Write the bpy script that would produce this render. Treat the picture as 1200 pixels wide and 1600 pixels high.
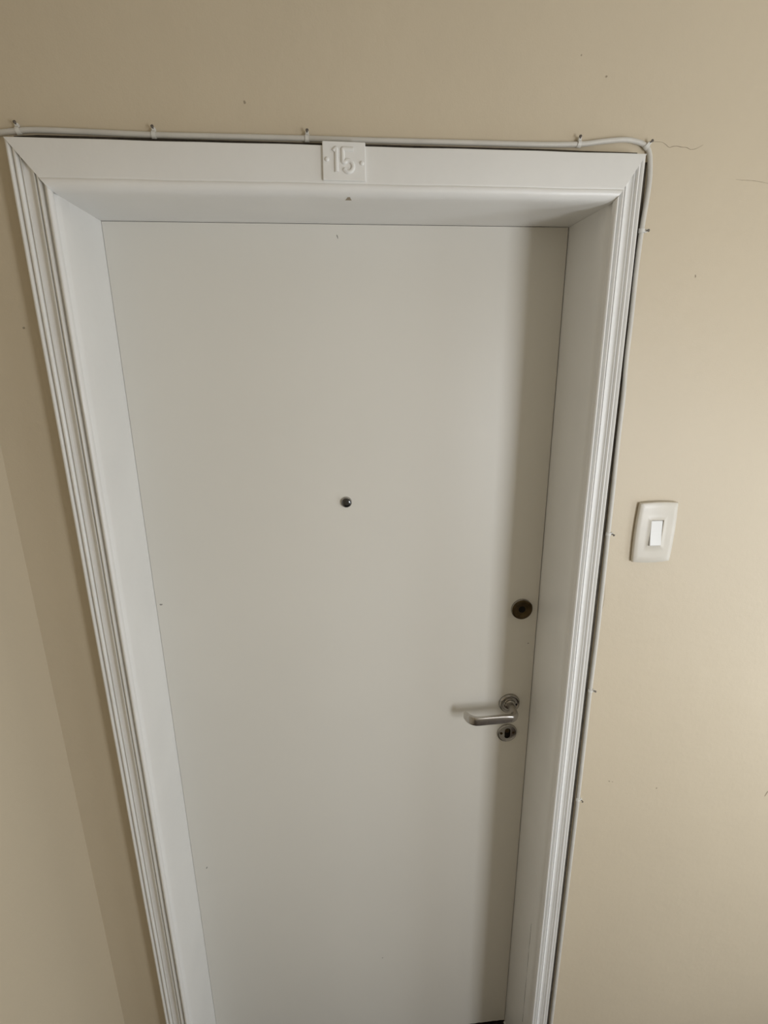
import bpy, bmesh, math, random
from mathutils import Matrix, Vector

for o in list(bpy.data.objects):
    bpy.data.objects.remove(o, do_unlink=True)
scene = bpy.context.scene
C = scene.collection
random.seed(4)

# ------------------------------------------------------------ camera
cam_data = bpy.data.cameras.new('camera')
cam = bpy.data.objects.new('camera', cam_data)
C.objects.link(cam)
cam_data.sensor_fit = 'HORIZONTAL'
cam_data.sensor_width = 36.0
cam_data.lens = 36.0 * 814.62 / 1200.0
cam_data.clip_start = 0.02
RIGHT = Vector((0.99567, -0.09259, -0.0087))
UP = Vector((0.03418, 0.27728, 0.96018))
FWD = Vector((0.08649, 0.95632, -0.27925))
mw = Matrix.Identity(4)
for i in range(3):
    mw[i][0], mw[i][1], mw[i][2] = RIGHT[i], UP[i], -FWD[i]
mw[0][3], mw[1][3], mw[2][3] = -0.0258, -0.87418, 1.83027
cam.matrix_world = mw
scene.camera = cam

# ------------------------------------------------------------ world, light, exposure
world = bpy.data.worlds.new('world')
scene.world = world
world.use_nodes = True
world.node_tree.nodes['Background'].inputs[0].default_value = (0.75, 0.85, 1.0, 1)
world.node_tree.nodes['Background'].inputs[1].default_value = 0.6

WIN_X, WIN_Z, WIN_W, WIN_H, WIN_Y = 1.26, 1.42, 0.46, 0.80, -1.62
ld = bpy.data.lights.new('window_daylight', 'AREA')
ld.shape = 'RECTANGLE'
ld.size, ld.size_y = WIN_W, WIN_H
ld.energy = 19.0
ld.color = (0.90, 0.94, 1.0)
lo = bpy.data.objects.new('window_daylight', ld)
lo.location = (WIN_X, WIN_Y - 0.02, WIN_Z)
lo.rotation_euler = (math.radians(90), 0, 0)      # -Z of the lamp looks along +Y
C.objects.link(lo)

W2_Y, W2_Z, W2_W, W2_H = -0.92, 0.90, 0.56, 1.40          # unseen window added in the right-hand wall as fill light
ld2 = bpy.data.lights.new('side_fill_light', 'AREA')
ld2.shape = 'RECTANGLE'
ld2.size, ld2.size_y = W2_W, W2_H
ld2.energy = 10.0
ld2.color = (0.84, 0.92, 1.0)
lo2 = bpy.data.objects.new('side_fill_light', ld2)
lo2.location = (2.00 + 0.02, W2_Y, W2_Z)
lo2.rotation_euler = (math.radians(90), 0, math.radians(90))   # looks along -X
C.objects.link(lo2)

scene.view_settings.view_transform = 'Standard'
scene.view_settings.look = 'None'
scene.view_settings.gamma = 1.0
scene.view_settings.use_curve_mapping = False
scene.view_settings.exposure = 0.0

# ------------------------------------------------------------ sizes (metres)
D = 0.1264          # door leaf face, behind the wall face at y = 0
H = 2.0557          # top of the door leaf
HALF = 0.40         # half the leaf width
WL, WR, WT = 0.0523, 0.0449, 0.0641   # casing widths: left, right, top
FLOOR = -0.007
XL = -0.555         # left wall face
XR = 2.00           # right wall face
YF = -1.62          # wall behind the camera
ZC = 2.72           # ceiling


# ------------------------------------------------------------ materials
def mat(name, col, rough=0.5, metal=0.0, bump=(), var=0.0, var_scale=3.0, col2=None, spec=0.5, coat=0.0):
    m = bpy.data.materials.new(name)
    m.use_nodes = True
    nt = m.node_tree
    b = nt.nodes['Principled BSDF']
    b.inputs['Base Color'].default_value = (*col, 1)
    b.inputs['Roughness'].default_value = rough
    b.inputs['Metallic'].default_value = metal
    b.inputs['Specular IOR Level'].default_value = spec
    b.inputs['Coat Weight'].default_value = coat
    tc = nt.nodes.new('ShaderNodeTexCoord')
    if var or col2:
        n = nt.nodes.new('ShaderNodeTexNoise')
        n.inputs['Scale'].default_value = var_scale
        n.inputs['Detail'].default_value = 6
        nt.links.new(tc.outputs['Object'], n.inputs['Vector'])
        r = nt.nodes.new('ShaderNodeValToRGB')
        c2 = col2 or tuple(c * (1 - var) for c in col)
        r.color_ramp.elements[0].position = 0.3
        r.color_ramp.elements[0].color = (*c2, 1)
        r.color_ramp.elements[1].position = 0.7
        r.color_ramp.elements[1].color = (*col, 1)
        nt.links.new(n.outputs['Fac'], r.inputs['Fac'])
        nt.links.new(r.outputs['Color'], b.inputs['Base Color'])
    prev = None
    for sc, strength, dist, detail in bump:
        n = nt.nodes.new('ShaderNodeTexNoise')
        n.inputs['Scale'].default_value = sc
        n.inputs['Detail'].default_value = detail
        nt.links.new(tc.outputs['Object'], n.inputs['Vector'])
        bp = nt.nodes.new('ShaderNodeBump')
        bp.inputs['Strength'].default_value = strength
        bp.inputs['Distance'].default_value = dist
        nt.links.new(n.outputs['Fac'], bp.inputs['Height'])
        if prev:
            nt.links.new(prev.outputs['Normal'], bp.inputs['Normal'])
        prev = bp
    if prev:
        nt.links.new(prev.outputs['Normal'], b.inputs['Normal'])
    return m


M = {}
M['wall'] = mat('cream_wall_paint', (0.615, 0.525, 0.385), 0.5,
                bump=((3.0, 0.35, 0.012, 2), (26, 0.32, 0.0024, 4), (90, 0.22, 0.0012, 3), (420, 0.2, 0.0007, 2)), var=0.045, var_scale=2.2)
M['offwhite'] = mat('offwhite_wall_paint', (0.86, 0.81, 0.72), 0.7, bump=((30, 0.2, 0.002, 3),))
M['ceiling'] = mat('white_ceiling_paint', (0.82, 0.79, 0.73), 0.8, bump=((30, 0.2, 0.002, 3),))
M['door'] = mat('white_door_enamel', (0.765, 0.735, 0.665), 0.42,
                bump=((4.0, 0.10, 0.006, 2), (300, 0.10, 0.0004, 2)), var=0.03, var_scale=2.5)
M['trim'] = mat('white_trim_enamel', (0.85, 0.835, 0.80), 0.36,
                bump=((14, 0.22, 0.003, 3), (90, 0.25, 0.0012, 3)), var=0.05, var_scale=7)
M['cable'] = mat('painted_cable_sheath', (0.66, 0.63, 0.57), 0.45, bump=((120, 0.3, 0.001, 3),), var=0.10, var_scale=30)
M['clip'] = mat('clip_plastic', (0.72, 0.70, 0.65), 0.4, bump=((160, 0.3, 0.001, 2),))
M['nail'] = mat('grey_nail_steel', (0.16, 0.14, 0.12), 0.5, 0.6)
M['switch'] = mat('ivory_switch_plastic', (0.665, 0.62, 0.535), 0.33, var=0.05, var_scale=40)
M['rocker'] = mat('white_rocker_plastic', (0.74, 0.73, 0.695), 0.28)
M['dark'] = mat('dark_recess', (0.010, 0.009, 0.008), 0.9, spec=0.2)
M['chrome'] = mat('worn_chrome', (0.44, 0.42, 0.39), 0.22, 1.0, bump=((200, 0.15, 0.0004, 3),), var=0.25, var_scale=60)
M['brush'] = mat('brushed_lever_metal', (0.56, 0.53, 0.49), 0.27, 1.0, bump=((180, 0.12, 0.0004, 3),), var=0.18, var_scale=50)
M['bronze'] = mat('tarnished_brass', (0.085, 0.058, 0.026), 0.36, 0.85, var=0.4, var_scale=90)
M['lens'] = mat('black_glass_lens', (0.004, 0.004, 0.005), 0.05, 0.0, spec=0.7, coat=1.0)
M['floor'] = mat('dark_red_wood_floor', (0.045, 0.022, 0.017), 0.45, bump=((40, 0.2, 0.001, 4),), var=0.5, var_scale=9)
M['threshold'] = mat('dark_stone_threshold', (0.020, 0.011, 0.011), 0.4, var=0.6, var_scale=120)
M['crack'] = mat('plaster_crack', (0.30, 0.24, 0.17), 0.9)
M['chip'] = mat('chipped_paint', (0.34, 0.28, 0.20), 0.9)
M['grime'] = mat('grey_scuff', (0.33, 0.31, 0.27), 0.8)
M['joint'] = mat('gap_shade_and_dirt', (0.085, 0.070, 0.050), 0.95, var=0.5, var_scale=60)  # painted shade and grime of the casing gaps; also the jamb crack
M['glass'] = mat('window_glass', (0.9, 0.95, 1.0), 0.05)
M['winframe'] = mat('window_frame_paint', (0.75, 0.74, 0.70), 0.4)


# ------------------------------------------------------------ helpers
def link(name, me, m, parent=None, smooth=False):
    o = bpy.data.objects.new(name, me)
    C.objects.link(o)
    if m:
        me.materials.append(M[m])
    if smooth:
        for p in me.polygons:
            p.use_smooth = True
    if parent:
        o.parent = parent
    return o


def pyd(name, v, f, m, parent=None, smooth=False, sharp=None):
    me = bpy.data.meshes.new(name)
    me.from_pydata([tuple(a) for a in v], [], f)
    bm = bmesh.new()
    bm.from_mesh(me)
    bmesh.ops.recalc_face_normals(bm, faces=bm.faces[:])
    bm.to_mesh(me)
    bm.free()
    o = link(name, me, m, parent, smooth)
    if smooth and sharp:
        me.set_sharp_from_angle(angle=math.radians(sharp))
    return o


def box(name, lo_, hi_, m, parent=None, bevel=0.0, seg=2):
    bm = bmesh.new()
    bmesh.ops.create_cube(bm, size=1.0)
    for v in bm.verts:
        v.co = Vector([(lo_[i] + hi_[i]) / 2 + v.co[i] * (hi_[i] - lo_[i]) for i in range(3)])
    if bevel:
        bmesh.ops.bevel(bm, geom=bm.edges[:], offset=bevel, segments=seg, affect='EDGES', profile=0.5)
    me = bpy.data.meshes.new(name)
    bm.to_mesh(me)
    bm.free()
    return link(name, me, m, parent)


def empty(name, loc=(0, 0, 0), rot=(0, 0, 0)):
    o = bpy.data.objects.new(name, None)
    o.empty_display_size = 0.02
    o.location = loc
    o.rotation_euler = rot
    C.objects.link(o)
    return o


def tag(o, label, cat, group=None, kind=None):
    o['label'] = label
    o['category'] = cat
    if group:
        o['group'] = group
    if kind:
        o['kind'] = kind
    return o


def lathe(name, prof, m, parent=None, n=40, centre=(0, 0, 0), sharp=35, wob=None):
    """profile of (radius, outward) spun about the axis that points out of the door (-Y)."""
    v, f = [], []
    for r, h in prof:
        for k in range(n):
            a = 2 * math.pi * k / n
            rr = r * (1 + (wob(a) if wob else 0))
            v.append((centre[0] + rr * math.cos(a), centre[1] - h, centre[2] + rr * math.sin(a)))
    for i in range(len(prof) - 1):
        for k in range(n):
            k2 = (k + 1) % n
            f.append((i * n + k, i * n + k2, (i + 1) * n + k2, (i + 1) * n + k))
    f.append(tuple(range(n)))
    f.append(tuple(range((len(prof) - 1) * n, len(prof) * n)))
    return pyd(name, v, f, m, parent, True, sharp)


def smooth_path(pts, sub=6):
    out = []
    P = [Vector(p) for p in pts]
    for i in range(len(P) - 1):
        p0, p1, p2, p3 = P[max(i - 1, 0)], P[i], P[i + 1], P[min(i + 2, len(P) - 1)]
        for s in range(sub):
            t = s / sub
            out.append(0.5 * ((2 * p1) + (p2 - p0) * t + (2 * p0 - 5 * p1 + 4 * p2 - p3) * t * t
                              + (3 * p1 - p0 - 3 * p2 + p3) * t ** 3))
    out.append(P[-1])
    return out


def tube(name, path, rad, m, parent=None, n=12, flat=1.0, round_end=False):
    """round tube along a path that lies about parallel to the XZ plane; flat squeezes it in depth."""
    v, f = [], []
    L = len(path)
    yv = Vector((0, 1, 0))
    for i, p in enumerate(path):
        t = (path[min(i + 1, L - 1)] - path[max(i - 1, 0)]).normalized()
        s = t.cross(yv).normalized()
        u = s.cross(t).normalized()
        r = rad(i / (L - 1)) if callable(rad) else rad
        for k in range(n):
            a = 2 * math.pi * k / n
            v.append(p + s * (r * math.cos(a)) + u * (r * flat * math.sin(a)))
    for i in range(L - 1):
        for k in range(n):
            k2 = (k + 1) % n
            f.append((i * n + k, i * n + k2, (i + 1) * n + k2, (i + 1) * n + k))
    f.append(tuple(range(n)))
    f.append(tuple(range((L - 1) * n, L * n)))
    return pyd(name, v, f, m, parent, True, 60)


def prism(name, outline, y0, y1, m, parent=None, smooth=False):
    """outline of (x, z) given depth from y0 to y1."""
    n = len(outline)
    v = [(x, y0, z) for x, z in outline] + [(x, y1, z) for x, z in outline]
    f = [tuple(range(n)), tuple(range(n, 2 * n))]
    f += [(k, (k + 1) % n, n + (k + 1) % n, n + k) for k in range(n)]
    return pyd(name, v, f, m, parent, smooth, 40)


# ------------------------------------------------------------ room shell
def wall_with_hole(name, x0, x1, z0, z1, hx0, hx1, hz0, hz1, y0, y1, m):
    xs, zs = [x0, hx0, hx1, x1], [z0, hz0, hz1, z1]
    cells = [(i, j) for i in range(3) for j in range(3)
             if not (i == 1 and j == 1) and xs[i + 1] - xs[i] > 1e-6 and zs[j + 1] - zs[j] > 1e-6]
    bm = bmesh.new()
    vd = {}

    def V(i, j, s):
        k = (round(xs[i], 5), round(zs[j], 5), s)
        if k not in vd:
            vd[k] = bm.verts.new((xs[i], y0 if s == 0 else y1, zs[j]))
        return vd[k]
    for i, j in cells:
        for s in (0, 1):
            bm.faces.new((V(i, j, s), V(i + 1, j, s), V(i + 1, j + 1, s), V(i, j + 1, s)))
    for e in [e for e in bm.edges if len(e.link_faces) == 1]:
        a, b = e.verts
        if a.co.y == y0:
            ka = (round(a.co.x, 5), round(a.co.z, 5), 1)
            kb = (round(b.co.x, 5), round(b.co.z, 5), 1)
            bm.faces.new((a, b, vd[kb], vd[ka]))
    bmesh.ops.recalc_face_normals(bm, faces=bm.faces[:])
    me = bpy.data.meshes.new(name)
    bm.to_mesh(me)
    bm.free()
    return link(name, me, m)


wall_back = wall_with_hole('wall_back', XL - 0.15, XR + 0.15, FLOOR, ZC, -0.43, 0.43, FLOOR, H + 0.03, 0.0, 0.172, 'wall')
tag(wall_back, 'cream painted plaster wall around the white door', 'wall', kind='structure')
wall_left = box('wall_left', (XL - 0.15, YF - 0.15, FLOOR), (XL, 0.0, ZC), 'wall')
tag(wall_left, 'cream plaster side wall meeting the door wall at left edge', 'wall', kind='structure')
wall_right = wall_with_hole('wall_right', YF - 0.15, 0.0, FLOOR, ZC, W2_Y - W2_W / 2, W2_Y + W2_W / 2,
                            W2_Z - W2_H / 2, W2_Z + W2_H / 2, 0.0, 0.15, 'offwhite')
for v_ in wall_right.data.vertices:                    # built along X, turned to stand along Y at x = XR
    v_.co = Vector((XR + v_.co.y, v_.co.x, v_.co.z))
wall_right.data.flip_normals()
tag(wall_right, 'off-white plaster wall closing the landing to the right, with an opening for the added fill light', 'wall', kind='structure')
wall_front = wall_with_hole('wall_front', XL, XR, FLOOR, ZC, WIN_X - WIN_W / 2, WIN_X + WIN_W / 2,
                            WIN_Z - WIN_H / 2, WIN_Z + WIN_H / 2, YF - 0.15, YF, 'offwhite')
tag(wall_front, 'off-white wall with a daylight window behind the viewer', 'wall', kind='structure')
floor = box('floor', (XL - 0.15, YF - 0.15, FLOOR - 0.08), (XR + 0.15, 0.172, FLOOR), 'floor')
tag(floor, 'dark reddish brown floor below the white door', 'floor', kind='structure')
ceiling = box('ceiling', (XL - 0.15, YF - 0.15, ZC), (XR + 0.15, 0.172, ZC + 0.1), 'ceiling')
tag(ceiling, 'off-white plaster ceiling above the landing', 'ceiling', kind='structure')
backing = box('wall_inner', (-0.6, 0.19, FLOOR), (0.6, 0.22, ZC), 'dark')
tag(backing, 'dark room side behind the closed white door', 'wall', kind='structure')

def window(name, loc, rz, w, h, label):
    win = empty(name, loc, (0, 0, rz))
    tag(win, label, 'window', kind='structure')
    for a, b in (((-w / 2, -0.12, 0), (-w / 2 + 0.03, -0.07, h)), ((w / 2 - 0.03, -0.12, 0), (w / 2, -0.07, h)),
                 ((-w / 2 + 0.03, -0.12, h - 0.03), (w / 2 - 0.03, -0.07, h)), ((-w / 2 + 0.03, -0.12, 0), (w / 2 - 0.03, -0.07, 0.03))):
        box('window_frame', a, b, 'winframe', win, 0.003)
    box('pane', (-w / 2 + 0.03, -0.098, 0.03), (w / 2 - 0.03, -0.092, h - 0.03), 'glass', win)


window('window_1', (WIN_X, YF, WIN_Z - WIN_H / 2), 0.0, WIN_W, WIN_H, 'small landing window with a painted frame behind the viewer')
window('fill_window', (XR, W2_Y, W2_Z - W2_H / 2), math.radians(90), W2_W, W2_H, 'added unseen fill-light window in the wall to the right of the door')

# hairline cracks and chips in the plaster of the door wall
CR1 = [(0.4653, 2.1451), (0.4807, 2.1451), (0.4883, 2.1423), (0.495, 2.1383), (0.501, 2.1397), (0.5071, 2.1402),
       (0.5155, 2.1391), (0.5228, 2.1389), (0.5294, 2.1365), (0.5366, 2.1371), (0.5434, 2.1398), (0.5491, 2.1429)]
CR2 = [(0.6111, 2.0975), (0.6219, 2.0968), (0.6349, 2.0966), (0.6491, 2.0955), (0.6658, 2.0932), (0.69, 2.091)]
CR3 = [(0.4755, 1.415), (0.4775, 1.395), (0.4768, 1.372), (0.4745, 1.352), (0.4735, 1.335)]
for pts, r in ((CR1, 0.00042), (CR2, 0.0003), (CR3, 0.00028)):
    tube('crack', smooth_path([(x, -0.00005, z) for x, z in pts], 4),
         lambda t, r=r: r * (0.35 + 0.65 * math.sin(math.pi * min(max(t, 0.02), 0.98)) * (0.7 + 0.3 * math.sin(t * 40))),
         'crack', wall_back, 6)


def chip(x, y, z, rx, rz, parent, m='chip', ang=0.0):
    n = 9
    pts = []
    for k in range(n):
        a = 2 * math.pi * k / n
        q = 0.7 + 0.5 * random.random()
        px, pz = rx * q * math.cos(a), rz * q * math.sin(a)
        pts.append((x + px * math.cos(ang) - pz * math.sin(ang), z + px * math.sin(ang) + pz * math.cos(ang)))
    return prism('chip', pts, y - 0.0003, y + 0.0005, m, parent)


for x, z, rx, rz, a in ((-0.1374, 2.1789, .0018, .0022, .3), (-0.4865, 1.8819, .0022, .0016, 0), (0.5676, 1.958, .0008, .0026, .15),
                        (0.3852, 2.2255, .0016, .0014, 0), (0.6505, 0.9201, .0018, .0018, 0), (0.9192, 0.8793, .0015, .010, -.35),
                        (0.5382, 0.95, .0022, .0014, -.4), (0.5457, 0.9476, .0014, .001, -.4), (0.345, 2.250, .001, .001, 0)):
    chip(x, 0.0, z, rx, rz, wall_back, 'chip', a)

# ------------------------------------------------------------ door casing and jambs
# moulding profile: t from the outer edge (0) to the inner edge (1), height above the wall in mm
PROF = [(0.0, 24.0), (0.015, 27.2), (0.05, 29.0), (0.09, 28.8), (0.125, 27.0), (0.14, 25.4), (0.155, 27.2), (0.185, 29.8),
        (0.225, 30.4), (0.265, 29.0), (0.285, 25.8), (0.30, 25.4), (0.312, 28.0), (0.335, 28.4), (0.345, 26.6),
        (0.39, 24.8), (0.45, 24.6), (0.51, 25.8), (0.56, 28.0), (0.595, 30.6), (0.605, 32.6), (0.632, 32.8),
        (0.645, 29.6), (0.655, 31.4), (0.685, 34.2), (0.72, 35.0), (0.755, 34.0), (0.775, 31.2), (0.79, 29.2), (0.815, 28.8),
        (0.835, 30.6), (0.85, 34.6), (0.88, 37.6), (0.92, 38.8), (0.96, 38.0), (0.985, 35.6), (1.0, 31.5)]


def casing_side(name, side, w, parent):
    xo, xi = HALF + w, HALF - 0.0012
    poly = [(xo, 0.0)] + [(xo + (xi - xo) * t, -p / 1000.0) for t, p in PROF]
    poly += [(xi + 0.0010, -0.029), (xi + 0.0042, -0.0270), (xi + 0.0048, -0.0235), (xi + 0.0030, -0.0195), (xi + 0.0008, -0.0160), (xi, -0.0110), (xi, 0.012), (0.43, 0.012), (0.43, 0.0)]
    N = 70
    n = len(poly)
    v, f = [], []
    for k in range(N + 1):
        t = k / N
        wx = 0.00025 * math.sin(t * 23 + side) + 0.00008 * math.sin(t * 61 + 2 * side)
        for x, y in poly:
            zt = H + (x - HALF) * WT / w
            z = FLOOR + (zt - FLOOR) * t
            moving = 1.0 if y < -0.001 else 0.0
            v.append((side * (x + wx * moving), y + 0.5 * wx * moving, z))
    for k in range(N):
        for i in range(n):
            j = (i + 1) % n
            f.append((k * n + i, k * n + j, (k + 1) * n + j, (k + 1) * n + i))
    f.append(tuple(range(n)))
    f.append(tuple(range(N * n, (N + 1) * n)))
    return pyd(name, v, f, 'trim', parent, True, 50)


def casing_top(name, parent):
    poly = [(0.0, WT), (-0.0265, WT), (-0.0288, WT - 0.0006), (-0.0298, WT - 0.0024), (-0.0362, 0.0172), (-0.0365, 0.0156),
            (-0.0362, 0.0148), (-0.0374, 0.0138), (-0.0385, 0.0115), (-0.0384, 0.0085), (-0.0370, 0.0052), (-0.0340, 0.0022),
            (-0.0295, 0.0003), (-0.0240, -0.0008), (-0.010, -0.0012), (0.012, -0.0012), (0.012, 0.03), (0.0, 0.03)]
    N = 60
    n = len(poly)
    v, f = [], []
    for k in range(N + 1):
        t = k / N
        wz = 0.0003 * math.sin(t * 19) + 0.0002 * math.sin(t * 47 + 1)
        for y, h in poly:
            xl = -(HALF + h * WL / WT)
            xr = HALF + h * WR / WT
            mv = 1.0 if y < -0.001 else 0.0
            v.append((xl + (xr - xl) * t, y + 0.6 * wz * mv, H + h + wz * mv))
    for k in range(N):
        for i in range(n):
            j = (i + 1) % n
            f.append((k * n + i, k * n + j, (k + 1) * n + j, (k + 1) * n + i))
    f.append(tuple(range(n)))
    f.append(tuple(range(N * n, (N + 1) * n)))
    return pyd(name, v, f, 'trim', parent, True, 40)


trim_l = tag(empty('trim_1', (0, 0, 0)), 'white moulded casing and jamb along the left side of the door', 'door frame', kind='structure')
casing_side('casing', -1, WL, trim_l)
box('jamb', (-0.43, 0.012, FLOOR), (-HALF - 0.0006, 0.172, H), 'trim', trim_l)
trim_r = tag(empty('trim_2', (0, 0, 0)), 'white moulded casing and jamb on the handle side of the door', 'door frame', kind='structure')
casing_side('casing', 1, WR, trim_r)
box('jamb', (HALF + 0.0014, 0.012, FLOOR), (0.43, 0.172, H), 'trim', trim_r)
trim_t = tag(empty('trim_3', (0, 0, 0)), 'white head casing across the top of the door, carrying the number', 'door frame', kind='structure')
casing_top('casing', trim_t)
box('jamb', (-0.43, 0.012, H + 0.0002), (0.43, 0.172, H + 0.03), 'trim', trim_t)
# small bare patch on the rounded lower edge of the head casing
v = [(-0.0008, -0.0180, H - 0.0014), (0.0084, -0.0180, H - 0.0014), (0.0052, -0.0350, H + 0.0025),
     (-0.0008, -0.0180, H + 0.0005), (0.0084, -0.0180, H + 0.0005), (0.0052, -0.0325, H + 0.0040), (0.0062, -0.0265, H - 0.0008), (0.0015, -0.0265, H - 0.0008)]
pyd('chip', v, [(0, 1, 6, 7), (6, 2, 7), (3, 4, 5), (0, 1, 4, 3), (1, 6, 4), (6, 2, 5, 4), (2, 7, 3, 5), (7, 0, 3)], 'chip', trim_t)
# dark strips on the wall beside the casing: gap shade and grime as colour
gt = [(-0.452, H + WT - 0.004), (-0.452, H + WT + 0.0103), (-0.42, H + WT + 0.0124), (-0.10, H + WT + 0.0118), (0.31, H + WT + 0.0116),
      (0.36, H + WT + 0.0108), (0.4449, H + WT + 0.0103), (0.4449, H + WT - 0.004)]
prism('gap_shade_strip', gt, -0.0004, 0.0004, 'joint', trim_t)
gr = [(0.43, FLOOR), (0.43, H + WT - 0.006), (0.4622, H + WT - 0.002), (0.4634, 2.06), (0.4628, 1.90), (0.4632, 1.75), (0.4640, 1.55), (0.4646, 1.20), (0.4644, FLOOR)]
prism('gap_shade_strip', gr, -0.0004, 0.0004, 'joint', trim_r)
# bit of broken filler at the foot of the right jamb
prism('jamb_foot', [(0.3955, FLOOR), (0.4015, FLOOR), (0.4015, 0.000), (0.3985, -0.001)], 0.085, 0.1235, 'trim', trim_r)

# split paint along the joint of casing and jamb, low on the right
CJ = [(0.0146, 0.700), (0.0130, 0.640), (0.0122, 0.5816), (0.0116, 0.53), (0.0108, 0.4849), (0.0116, 0.45), (0.0104, 0.4166), (0.0100, 0.341), (0.0092, 0.263), (0.0088, 0.20)]
tube('crack', smooth_path([(HALF - (0.0011 if y < 0.012 else -0.0014), y, z) for y, z in CJ], 5),
     lambda t: 0.0002 + 0.0005 * abs(math.sin(t * 17)) * (0.4 + 0.6 * t), 'joint', trim_r, 6)

# edge of a neighbouring white door casing on the left wall, at the frame's bottom-left corner
trim_n = box('trim_4', (XL, -0.366, FLOOR), (XL + 0.012, -0.302, 2.10), 'trim', None, 0.004)
tag(trim_n, 'white upright casing board on the left wall, cut by the bottom-left corner', 'door frame', kind='structure')

thr = box('trim_5', (-HALF, 0.010, FLOOR), (HALF, 0.170, FLOOR + 0.003), 'threshold', None, 0.001)
tag(thr, 'dark stone threshold under the bottom edge of the door', 'threshold', kind='structure')

# ------------------------------------------------------------ the door
door = tag(empty('door_1', (0, D, 0)), 'closed flush white door with lever handle and peephole', 'door', kind='structure')


def dl(o):                       # parts are written in world coordinates; the door's Empty sits at (0, D, 0)
    o.location = (0, -D, 0)
    return o


# leaf with a slightly ragged lower edge
n = 140
v, f = [], []
for k in range(n + 1):
    x = -HALF + 2 * HALF * k / n
    zb = 0.0 + 0.0009 * math.sin(k * 1.7) * random.random() + (0.0012 * random.random() if random.random() < 0.3 else 0)
    for y, z in ((D, zb), (D, H - 0.0006), (D + 0.035, H - 0.0006), (D + 0.035, zb)):
        v.append((x, y, z))
for k in range(n):
    for i in range(4):
        j = (i + 1) % 4
        f.append((k * 4 + i, k * 4 + j, k * 4 + 4 + j, k * 4 + 4 + i))
f += [(0, 1, 2, 3), tuple(n * 4 + i for i in range(4))]
dl(pyd('leaf', v, f, 'door', door))
for x, z, rx, rz, a in ((-0.012, 2.0365, .0009, .0035, .3), (-0.3905, 1.3589, .0035, .0016, 0), (-0.3708, 0.6632, .0012, .003, -.5),
                        (0.385, 1.222, .0022, .0012, 0.2), (0.05, 0.30, .0015, .0012, 0)):
    dl(chip(x, D, z, rx, rz, door, 'grime', a))

# lever handle
LX, LZ = 0.3500, 1.0700
hd = dl(empty('lever_handle'))
hd.parent = door
hd['label'] = 'worn metal lever handle'
lathe('rose', [(0.0243, 0.0), (0.0243, 0.0028), (0.0232, 0.0052), (0.0212, 0.0064), (0.0192, 0.0058), (0.0178, 0.0042),
               (0.0135, 0.0040), (0.0122, 0.0052), (0.0118, 0.0090), (0.0105, 0.0102), (0.0088, 0.0106)], 'chrome', hd, 48, (LX, D, LZ))
path = [(LX, D - 0.008), (LX, D - 0.022), (LX - 0.0003, D - 0.034), (LX - 0.002, D - 0.0445), (LX - 0.008, D - 0.0515),
        (LX - 0.017, D - 0.0535), (LX - 0.032, D - 0.0540), (LX - 0.060, D - 0.0545), (LX - 0.084, D - 0.0550), (LX - 0.0945, D - 0.0535),
        (LX - 0.1030, D - 0.0475), (LX - 0.1080, D - 0.0395), (LX - 0.1110, D - 0.0310)]
half_t = [0.0082, 0.0082, 0.0082, 0.0080, 0.0068, 0.0054, 0.0046, 0.0044, 0.0044, 0.0044, 0.0043, 0.0042, 0.0036]
half_z = [0.0082, 0.0082, 0.0083, 0.0086, 0.0092, 0.0098, 0.0101, 0.0102, 0.0103, 0.0104, 0.0104, 0.0103, 0.0092]
expo = [2, 2, 2, 2.2, 2.8, 3.8, 4.6, 5, 5, 5, 5, 4.6, 4]
sp = smooth_path([(a, b, 0) for a, b in path], 5)


def samp(arr, t):
    q = t * (len(arr) - 1)
    i = min(int(q), len(arr) - 2)
    return arr[i] + (arr[i + 1] - arr[i]) * (q - i)


v, f, n = [], [], 28
Lp = len(sp)
for i, p in enumerate(sp):
    t = (sp[min(i + 1, Lp - 1)] - sp[max(i - 1, 0)]).normalized()
    nn = Vector((-t.y, t.x, 0))
    q = i / (Lp - 1)
    a_, b_, e_ = samp(half_t, q), samp(half_z, q), samp(expo, q)
    for k in range(n):
        an = 2 * math.pi * k / n
        c, s = math.cos(an), math.sin(an)
        u = math.copysign(abs(c) ** (2 / e_), c) * a_
        w = math.copysign(abs(s) ** (2 / e_), s) * b_
        v.append((p.x + nn.x * u, p.y + nn.y * u, LZ + w))
for i in range(Lp - 1):
    for k in range(n):
        k2 = (k + 1) % n
        f.append((i * n + k, i * n + k2, (i + 1) * n + k2, (i + 1) * n + k))
f += [tuple(range(n)), tuple(range((Lp - 1) * n, Lp * n))]
pyd('grip', v, f, 'brush', hd, True, 45)
lathe('set_screw', [(0.0024, 0.0), (0.0024, 0.0006), (0.0012, 0.0008)], 'dark', hd, 12, (LX + 0.0165, D - 0.0042, LZ - 0.003))

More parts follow.
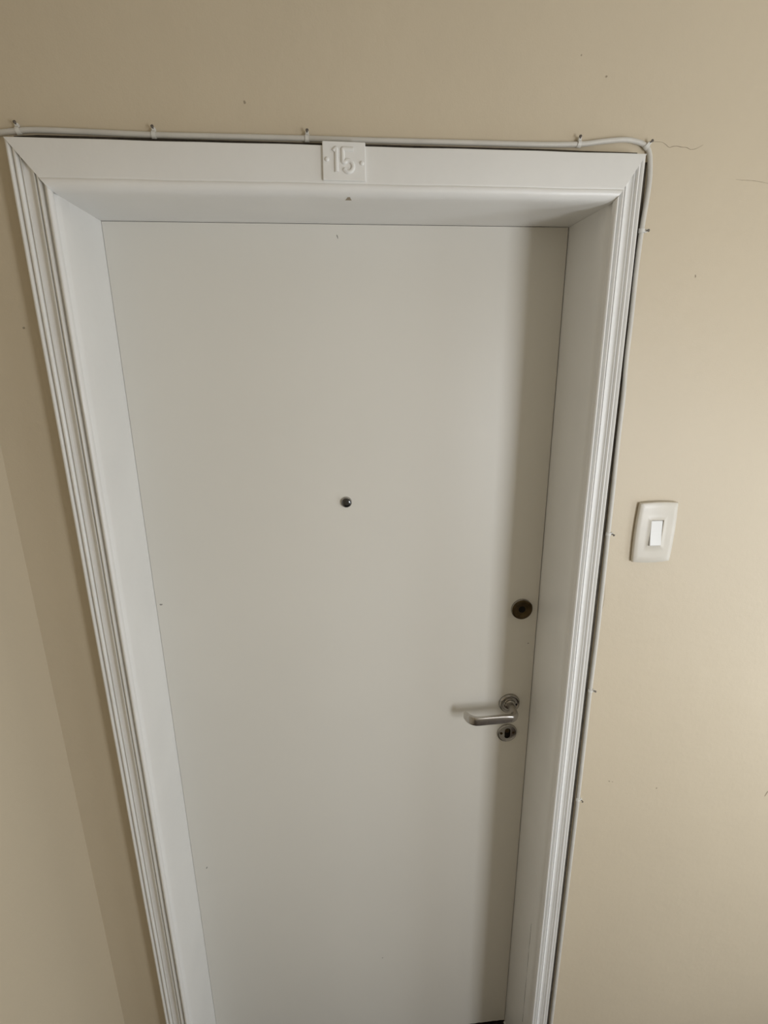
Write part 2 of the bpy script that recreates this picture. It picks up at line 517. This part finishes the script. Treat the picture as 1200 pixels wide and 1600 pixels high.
# key escutcheon with an oblong keyhole
KX, KZ = 0.3495, 0.9895
ke = dl(empty('key_escutcheon'))
ke.parent = door
n = 56
slot, rim = [], []
for k in range(n):
    a = 2 * math.pi * k / n
    rim.append((math.cos(a), math.sin(a)))
    c, s = math.cos(a), math.sin(a)
    r, hh = 0.0066, 0.0070         # stadium: half width, half length of the straight sides
    px = r * c
    pz = r * s + (hh if s > 1e-6 else (-hh if s < -1e-6 else 0))
    slot.append((px, pz))
rings = [[(0.0236 * c, 0.0, 0.0236 * s) for c, s in rim], [(0.0236 * c, 0.0022, 0.0236 * s) for c, s in rim],
         [(0.0226 * c, 0.0040, 0.0226 * s) for c, s in rim], [(0.0208 * c, 0.0046, 0.0208 * s) for c, s in rim],
         [(0.0196 * c, 0.0040, 0.0196 * s) for c, s in rim],
         [(x * 1.16, 0.0042, z * 1.06) for x, z in slot], [(x, 0.0040, z) for x, z in slot], [(x, 0.0006, z) for x, z in slot]]
v = [(KX + a, D - b, KZ + c) for r_ in rings for a, b, c in r_]
f = [(i * n + k, i * n + (k + 1) % n, (i + 1) * n + (k + 1) % n, (i + 1) * n + k) for i in range(len(rings) - 1) for k in range(n)]
f.append(tuple(range(n)))
pyd('plate', v, f, 'chrome', ke, True, 35)
prism('keyhole', [(KX + x * 0.99, KZ + z * 0.99) for x, z in slot], D - 0.0012, D + 0.001, 'dark', ke)
lathe('key_cylinder', [(0.0052, 0.0), (0.0052, 0.0024), (0.0044, 0.0030)], 'bronze', ke, 24, (KX, D, KZ + 0.0055))
for sx in (-1, 1):
    lathe('screw', [(0.0031, 0.0), (0.0031, 0.0012), (0.0020, 0.0018)], 'bronze', ke, 14, (KX + sx * 0.0142, D - 0.0036, KZ + 0.001))

# deadbolt lock
BX, BZ = 0.3635, 1.3082
lk = dl(empty('deadbolt_lock'))
lk.parent = door
lathe('collar', [(0.0234, 0.0), (0.0234, 0.0026), (0.0229, 0.0044), (0.0222, 0.0046), (0.0220, 0.0008)], 'chrome', lk, 48, (BX, D, BZ))
lathe('lock_face', [(0.0224, 0.0042), (0.0222, 0.0066), (0.0200, 0.0078), (0.0176, 0.0070), (0.0120, 0.0052), (0.0082, 0.0046), (0.0080, 0.0020)],
      'bronze', lk, 48, (BX, D, BZ), 35, lambda a: 0.05 * math.exp(-((a - 0.55) / 0.25) ** 2) - 0.03 * math.exp(-((a - 1.0) / 0.2) ** 2))
lathe('keyway', [(0.0076, 0.0), (0.0076, 0.0044), (0.0060, 0.0046)], 'dark', lk, 24, (BX, D, BZ))

# peephole
PX, PZ = -0.0100, 1.5612
ph = dl(empty('peephole'))
ph.parent = door
lathe('rim', [(0.0108, 0.0), (0.0108, 0.0018), (0.0098, 0.0034), (0.0095, 0.0050), (0.0090, 0.0054), (0.0084, 0.0044)], 'chrome', ph, 36, (PX, D, PZ))
lathe('lens', [(0.0087, 0.0030)] + [(0.0087 * math.cos(a), 0.0050 + 0.0026 * math.sin(a)) for a in [i * math.pi / 18 for i in range(0, 9)]] + [(0.0004, 0.0076)],
      'lens', ph, 36, (PX, D, PZ), 80)

# ------------------------------------------------------------ number plate on the head casing
f_top, f_bot = Vector((0, -0.0298, H + WT - 0.0024)), Vector((0, -0.0362, H + 0.0172))
tilt = math.atan2(f_top.y - f_bot.y, f_top.z - f_bot.z)          # the casing face leans out towards its lower edge
mid = (f_top + f_bot) * 0.5 + (f_top - f_bot) * 0.06
np_ = empty('number_plate', (-0.0015, mid.y, mid.z), (-tilt, math.radians(0.6), 0))
tag(np_, 'small square white-painted plate with raised number 15 over the door', 'number plate')
PW, PH = 0.0300, 0.0252
box('plate', (-PW, -0.0036, -PH), (PW, 0.0004, PH), 'trim', np_, 0.0011, 3)


def px(a, b):
    return ((a - 570) * 0.0736e-3, -0.0036, (545 - b) * 0.0655e-3)


EM = 0.0030
tube('digit', smooth_path([px(368, 362), px(392, 330), px(416, 306), px(425, 325), px(425, 420), px(424, 600), px(424, 770)], 4), EM, 'trim', np_, 12, 0.78)
bowl = [px(548, 560)] + [px(648 + 92 * math.cos(a), 648 - 112 * math.sin(a)) for a in [math.radians(q) for q in (135, 110, 80, 45, 10, -25, -60, -95, -125, -150)]]
tube('digit', smooth_path([px(745, 312), px(650, 310), px(560, 308), px(546, 325), px(546, 420), px(546, 500)] + bowl, 4), EM, 'trim', np_, 12, 0.78)
for a, b in ((245, 525), (905, 580)):
    x, y, z = px(a, b)
    lathe('screw', [(0.0031, 0.0), (0.0029, 0.0010), (0.0022, 0.0018), (0.0010, 0.0022)], 'trim', np_, 16, (x, y, z))

# ------------------------------------------------------------ cable round the casing
CY, CRAD = -0.0040, 0.0036
CAB = [(-0.549, 2.118), (-0.520, 2.122), (-0.492, 2.1285), (-0.4669, 2.1325), (-0.4434, 2.1353), (-0.4166, 2.1368), (-0.3413, 2.1360), (-0.2646, 2.1348),
       (-0.1687, 2.1352), (-0.0525, 2.1356), (0.0206, 2.1354), (0.095, 2.1355), (0.1897, 2.1357), (0.2865, 2.1359), (0.3504, 2.1378),
       (0.3848, 2.1419), (0.4195, 2.1452), (0.4399, 2.1432), (0.4537, 2.1385), (0.4622, 2.1286), (0.4667, 2.1032), (0.4673, 2.0772),
       (0.4642, 2.0238), (0.4631, 1.9683), (0.4640, 1.8911), (0.4640, 1.8306), (0.4653, 1.7888), (0.4662, 1.7621), (0.4661, 1.6907),
       (0.4673, 1.61), (0.4680, 1.5204), (0.4688, 1.4362), (0.4696, 1.356), (0.4696, 1.2864), (0.4688, 1.1845), (0.4695, 1.0764),
       (0.4700, 0.9109), (0.4700, 0.8229), (0.4697, 0.4288), (0.4695, 0.2022), (0.4695, FLOOR + 0.001)]
cable = tube('cable', smooth_path([(x, CY, z) for x, z in CAB], 5), CRAD, 'cable', None, 14)
tag(cable, 'white painted cable running over and down the right of the door casing', 'cable')


def make_clip(x, z, ang, label, nail_tilt=0.0, grey=False):
    """local X runs along the cable, local Z points to the nail side."""
    t = empty('cable_clip', (x, 0, z), (0, ang, 0))
    tag(t, label, 'cable clip', 'nailed cable clips around the door casing')
    n = 14
    r0, r1, w = CRAD + 0.0002, CRAD + 0.0013, 0.0034
    v, f = [], []
    for k in range(n + 1):
        a = math.pi * k / n                       # arch from +Z side over the front to the -Z side
        for r in (r0, r1):
            for sx in (-1, 1):
                v.append((sx * w * (1.0 - 0.25 * math.sin(a)), CY - r * math.sin(a), r * math.cos(a)))
    for k in range(n):
        b, c = 4 * k, 4 * k + 4
        f += [(b, b + 1, c + 1, c), (b + 2, b + 3, c + 3, c + 2), (b, b + 2, c + 2, c), (b + 1, b + 3, c + 3, c + 1)]
    f += [(0, 1, 3, 2), (4 * n, 4 * n + 1, 4 * n + 3, 4 * n + 2)]
    pyd('saddle', v, f, 'clip', t, True, 40)
    box('nail_block', (-0.0024, -0.0062, CRAD + 0.0006), (0.0024, 0.0, CRAD + 0.0050), 'clip', t, 0.0008)
    nl = lathe('nail', [(0.0009, 0.0), (0.0009, 0.0035), (0.0021, 0.0037), (0.0021, 0.0046), (0.0014, 0.0051)], 'nail', t, 14, (0, 0, 0))
    nl.location = (0, -0.0058, CRAD + 0.0036)
    nl.rotation_euler = (-0.25, 0, nail_tilt)
    return t


R90 = math.radians(90)
for x, z, a, lab, tl in (
        (-0.4425, 2.1354, -0.20, 'cable clip above the top-left corner of the casing', 0.2),
        (-0.2640, 2.1349, 0.02, 'cable clip between the top-left corner and the number plate', 0.0),
        (-0.0525, 2.1356, 0.03, 'cable clip just left of the number plate', 0.1),
        (0.3500, 2.1379, 0.12, 'cable clip with a leaning nail right of the number plate', -0.4),
        (0.4560, 2.1370, 0.75, 'cable clip at the top-right corner where the cable turns down', 0.0),
        (0.4641, 2.0225, R90, 'cable clip on the right side, first below the corner', 0.1),
        (0.4680, 1.5198, R90 + 0.06, 'cable clip on the right side, level with the light switch', 0.3),
        (0.4688, 1.1855, R90 + 0.10, 'cable clip on the right side, level with the door handle', -0.3),
        (0.4700, 0.9125, R90 + 0.15, 'lowest cable clip on the right side, below the handle', 0.4)):
    make_clip(x, z, a, lab, tl)

# ------------------------------------------------------------ light switch
SX, SZ = 0.5570, 1.5192
sw = empty('light_switch', (SX, 0, SZ), (0, math.radians(0.5), 0))
tag(sw, 'ivory light switch plate with one white rocker beside the door', 'light switch')
hw, hh, sag = 0.0365, 0.0570, 0.0022


def outline(scale_x=1.0, scale_z=1.0, k=16):
    c = []
    a, b = hw * scale_x, hh * scale_z
    for i in range(k):
        t = -1 + 2 * i / k
        c.append((a * t, b + sag * (1 - t * t)))
    for i in range(k):
        t = 1 - 2 * i / k
        c.append((a + sag * (1 - t * t), b * t))
    for i in range(k):
        t = 1 - 2 * i / k
        c.append((a * t, -b - sag * (1 - t * t)))
    for i in range(k):
        t = -1 + 2 * i / k
        c.append((-a - sag * (1 - t * t), b * t))
    return c


n = 64
ring_xy = [(outline(0.95, 0.965), 0.0), (outline(0.95, 0.965), 0.0018), (outline(1.0, 1.0), 0.0022), (outline(1.0, 1.0), 0.0058), (outline(0.985, 0.99), 0.0072), (outline(0.95, 0.965), 0.0080)]
rw, rh = 0.0118, 0.0245


def rect_ring(a, b, k=16):
    c = []
    for i in range(k):
        c.append((a * (-1 + 2 * i / k), b))
    for i in range(k):
        c.append((a, b * (1 - 2 * i / k)))
    for i in range(k):
        c.append((a * (1 - 2 * i / k), -b))
    for i in range(k):
        c.append((-a, b * (-1 + 2 * i / k)))
    return c


for q in (0.33, 0.66, 1.0):
    o_, r_ = outline(0.95, 0.965), rect_ring(rw + 0.0016, rh + 0.0016)
    ring_xy.append(([(o_[i][0] * (1 - q) + r_[i][0] * q, o_[i][1] * (1 - q) + r_[i][1] * q) for i in range(n)], 0.0080 + 0.0002 * q))
ring_xy += [(rect_ring(rw + 0.0010, rh + 0.0010), 0.0086), (rect_ring(rw, rh), 0.0082), (rect_ring(rw, rh), 0.0030)]
v = [(x, -h - (0.0014 * (1 - (x / 0.0390) ** 2) if h > 0.006 else 0), z) for pts, h in ring_xy for x, z in pts]
f = [(i * n + k, i * n + (k + 1) % n, (i + 1) * n + (k + 1) % n, (i + 1) * n + k) for i in range(len(ring_xy) - 1) for k in range(n)]
f.append(tuple(range(n)))
f.append(tuple(range((len(ring_xy) - 1) * n, len(ring_xy) * n)))
pyd('plate', v, f, 'switch', sw, True, 38)
# rocker: upper half pressed in, lower half standing out
prof = [(-rh + 0.0006, -0.0035), (-rh + 0.0006, -0.0128), (-rh + 0.0020, -0.0136), (-0.004, -0.0104), (0.002, -0.0098), (rh - 0.0018, -0.0084), (rh - 0.0008, -0.0076), (rh - 0.0008, -0.0035)]
v = [(sx * (rw - 0.0008), y, z) for sx in (-1, 1) for z, y in prof]
k = len(prof)
f = [tuple(range(k)), tuple(range(k, 2 * k))] + [(i, (i + 1) % k, k + (i + 1) % k, k + i) for i in range(k)]
rk = pyd('rocker', v, f, 'rocker', sw)
bv = rk.modifiers.new('bevel', 'BEVEL')
bv.width = 0.0005
bv.segments = 2
bv.limit_method = 'ANGLE'
bv.angle_limit = math.radians(40)
box('logo_bar', (-0.0045, -0.0095, -rh - 0.0046), (0.0045, -0.0085, -rh - 0.0034), 'switch', sw, 0.0002)
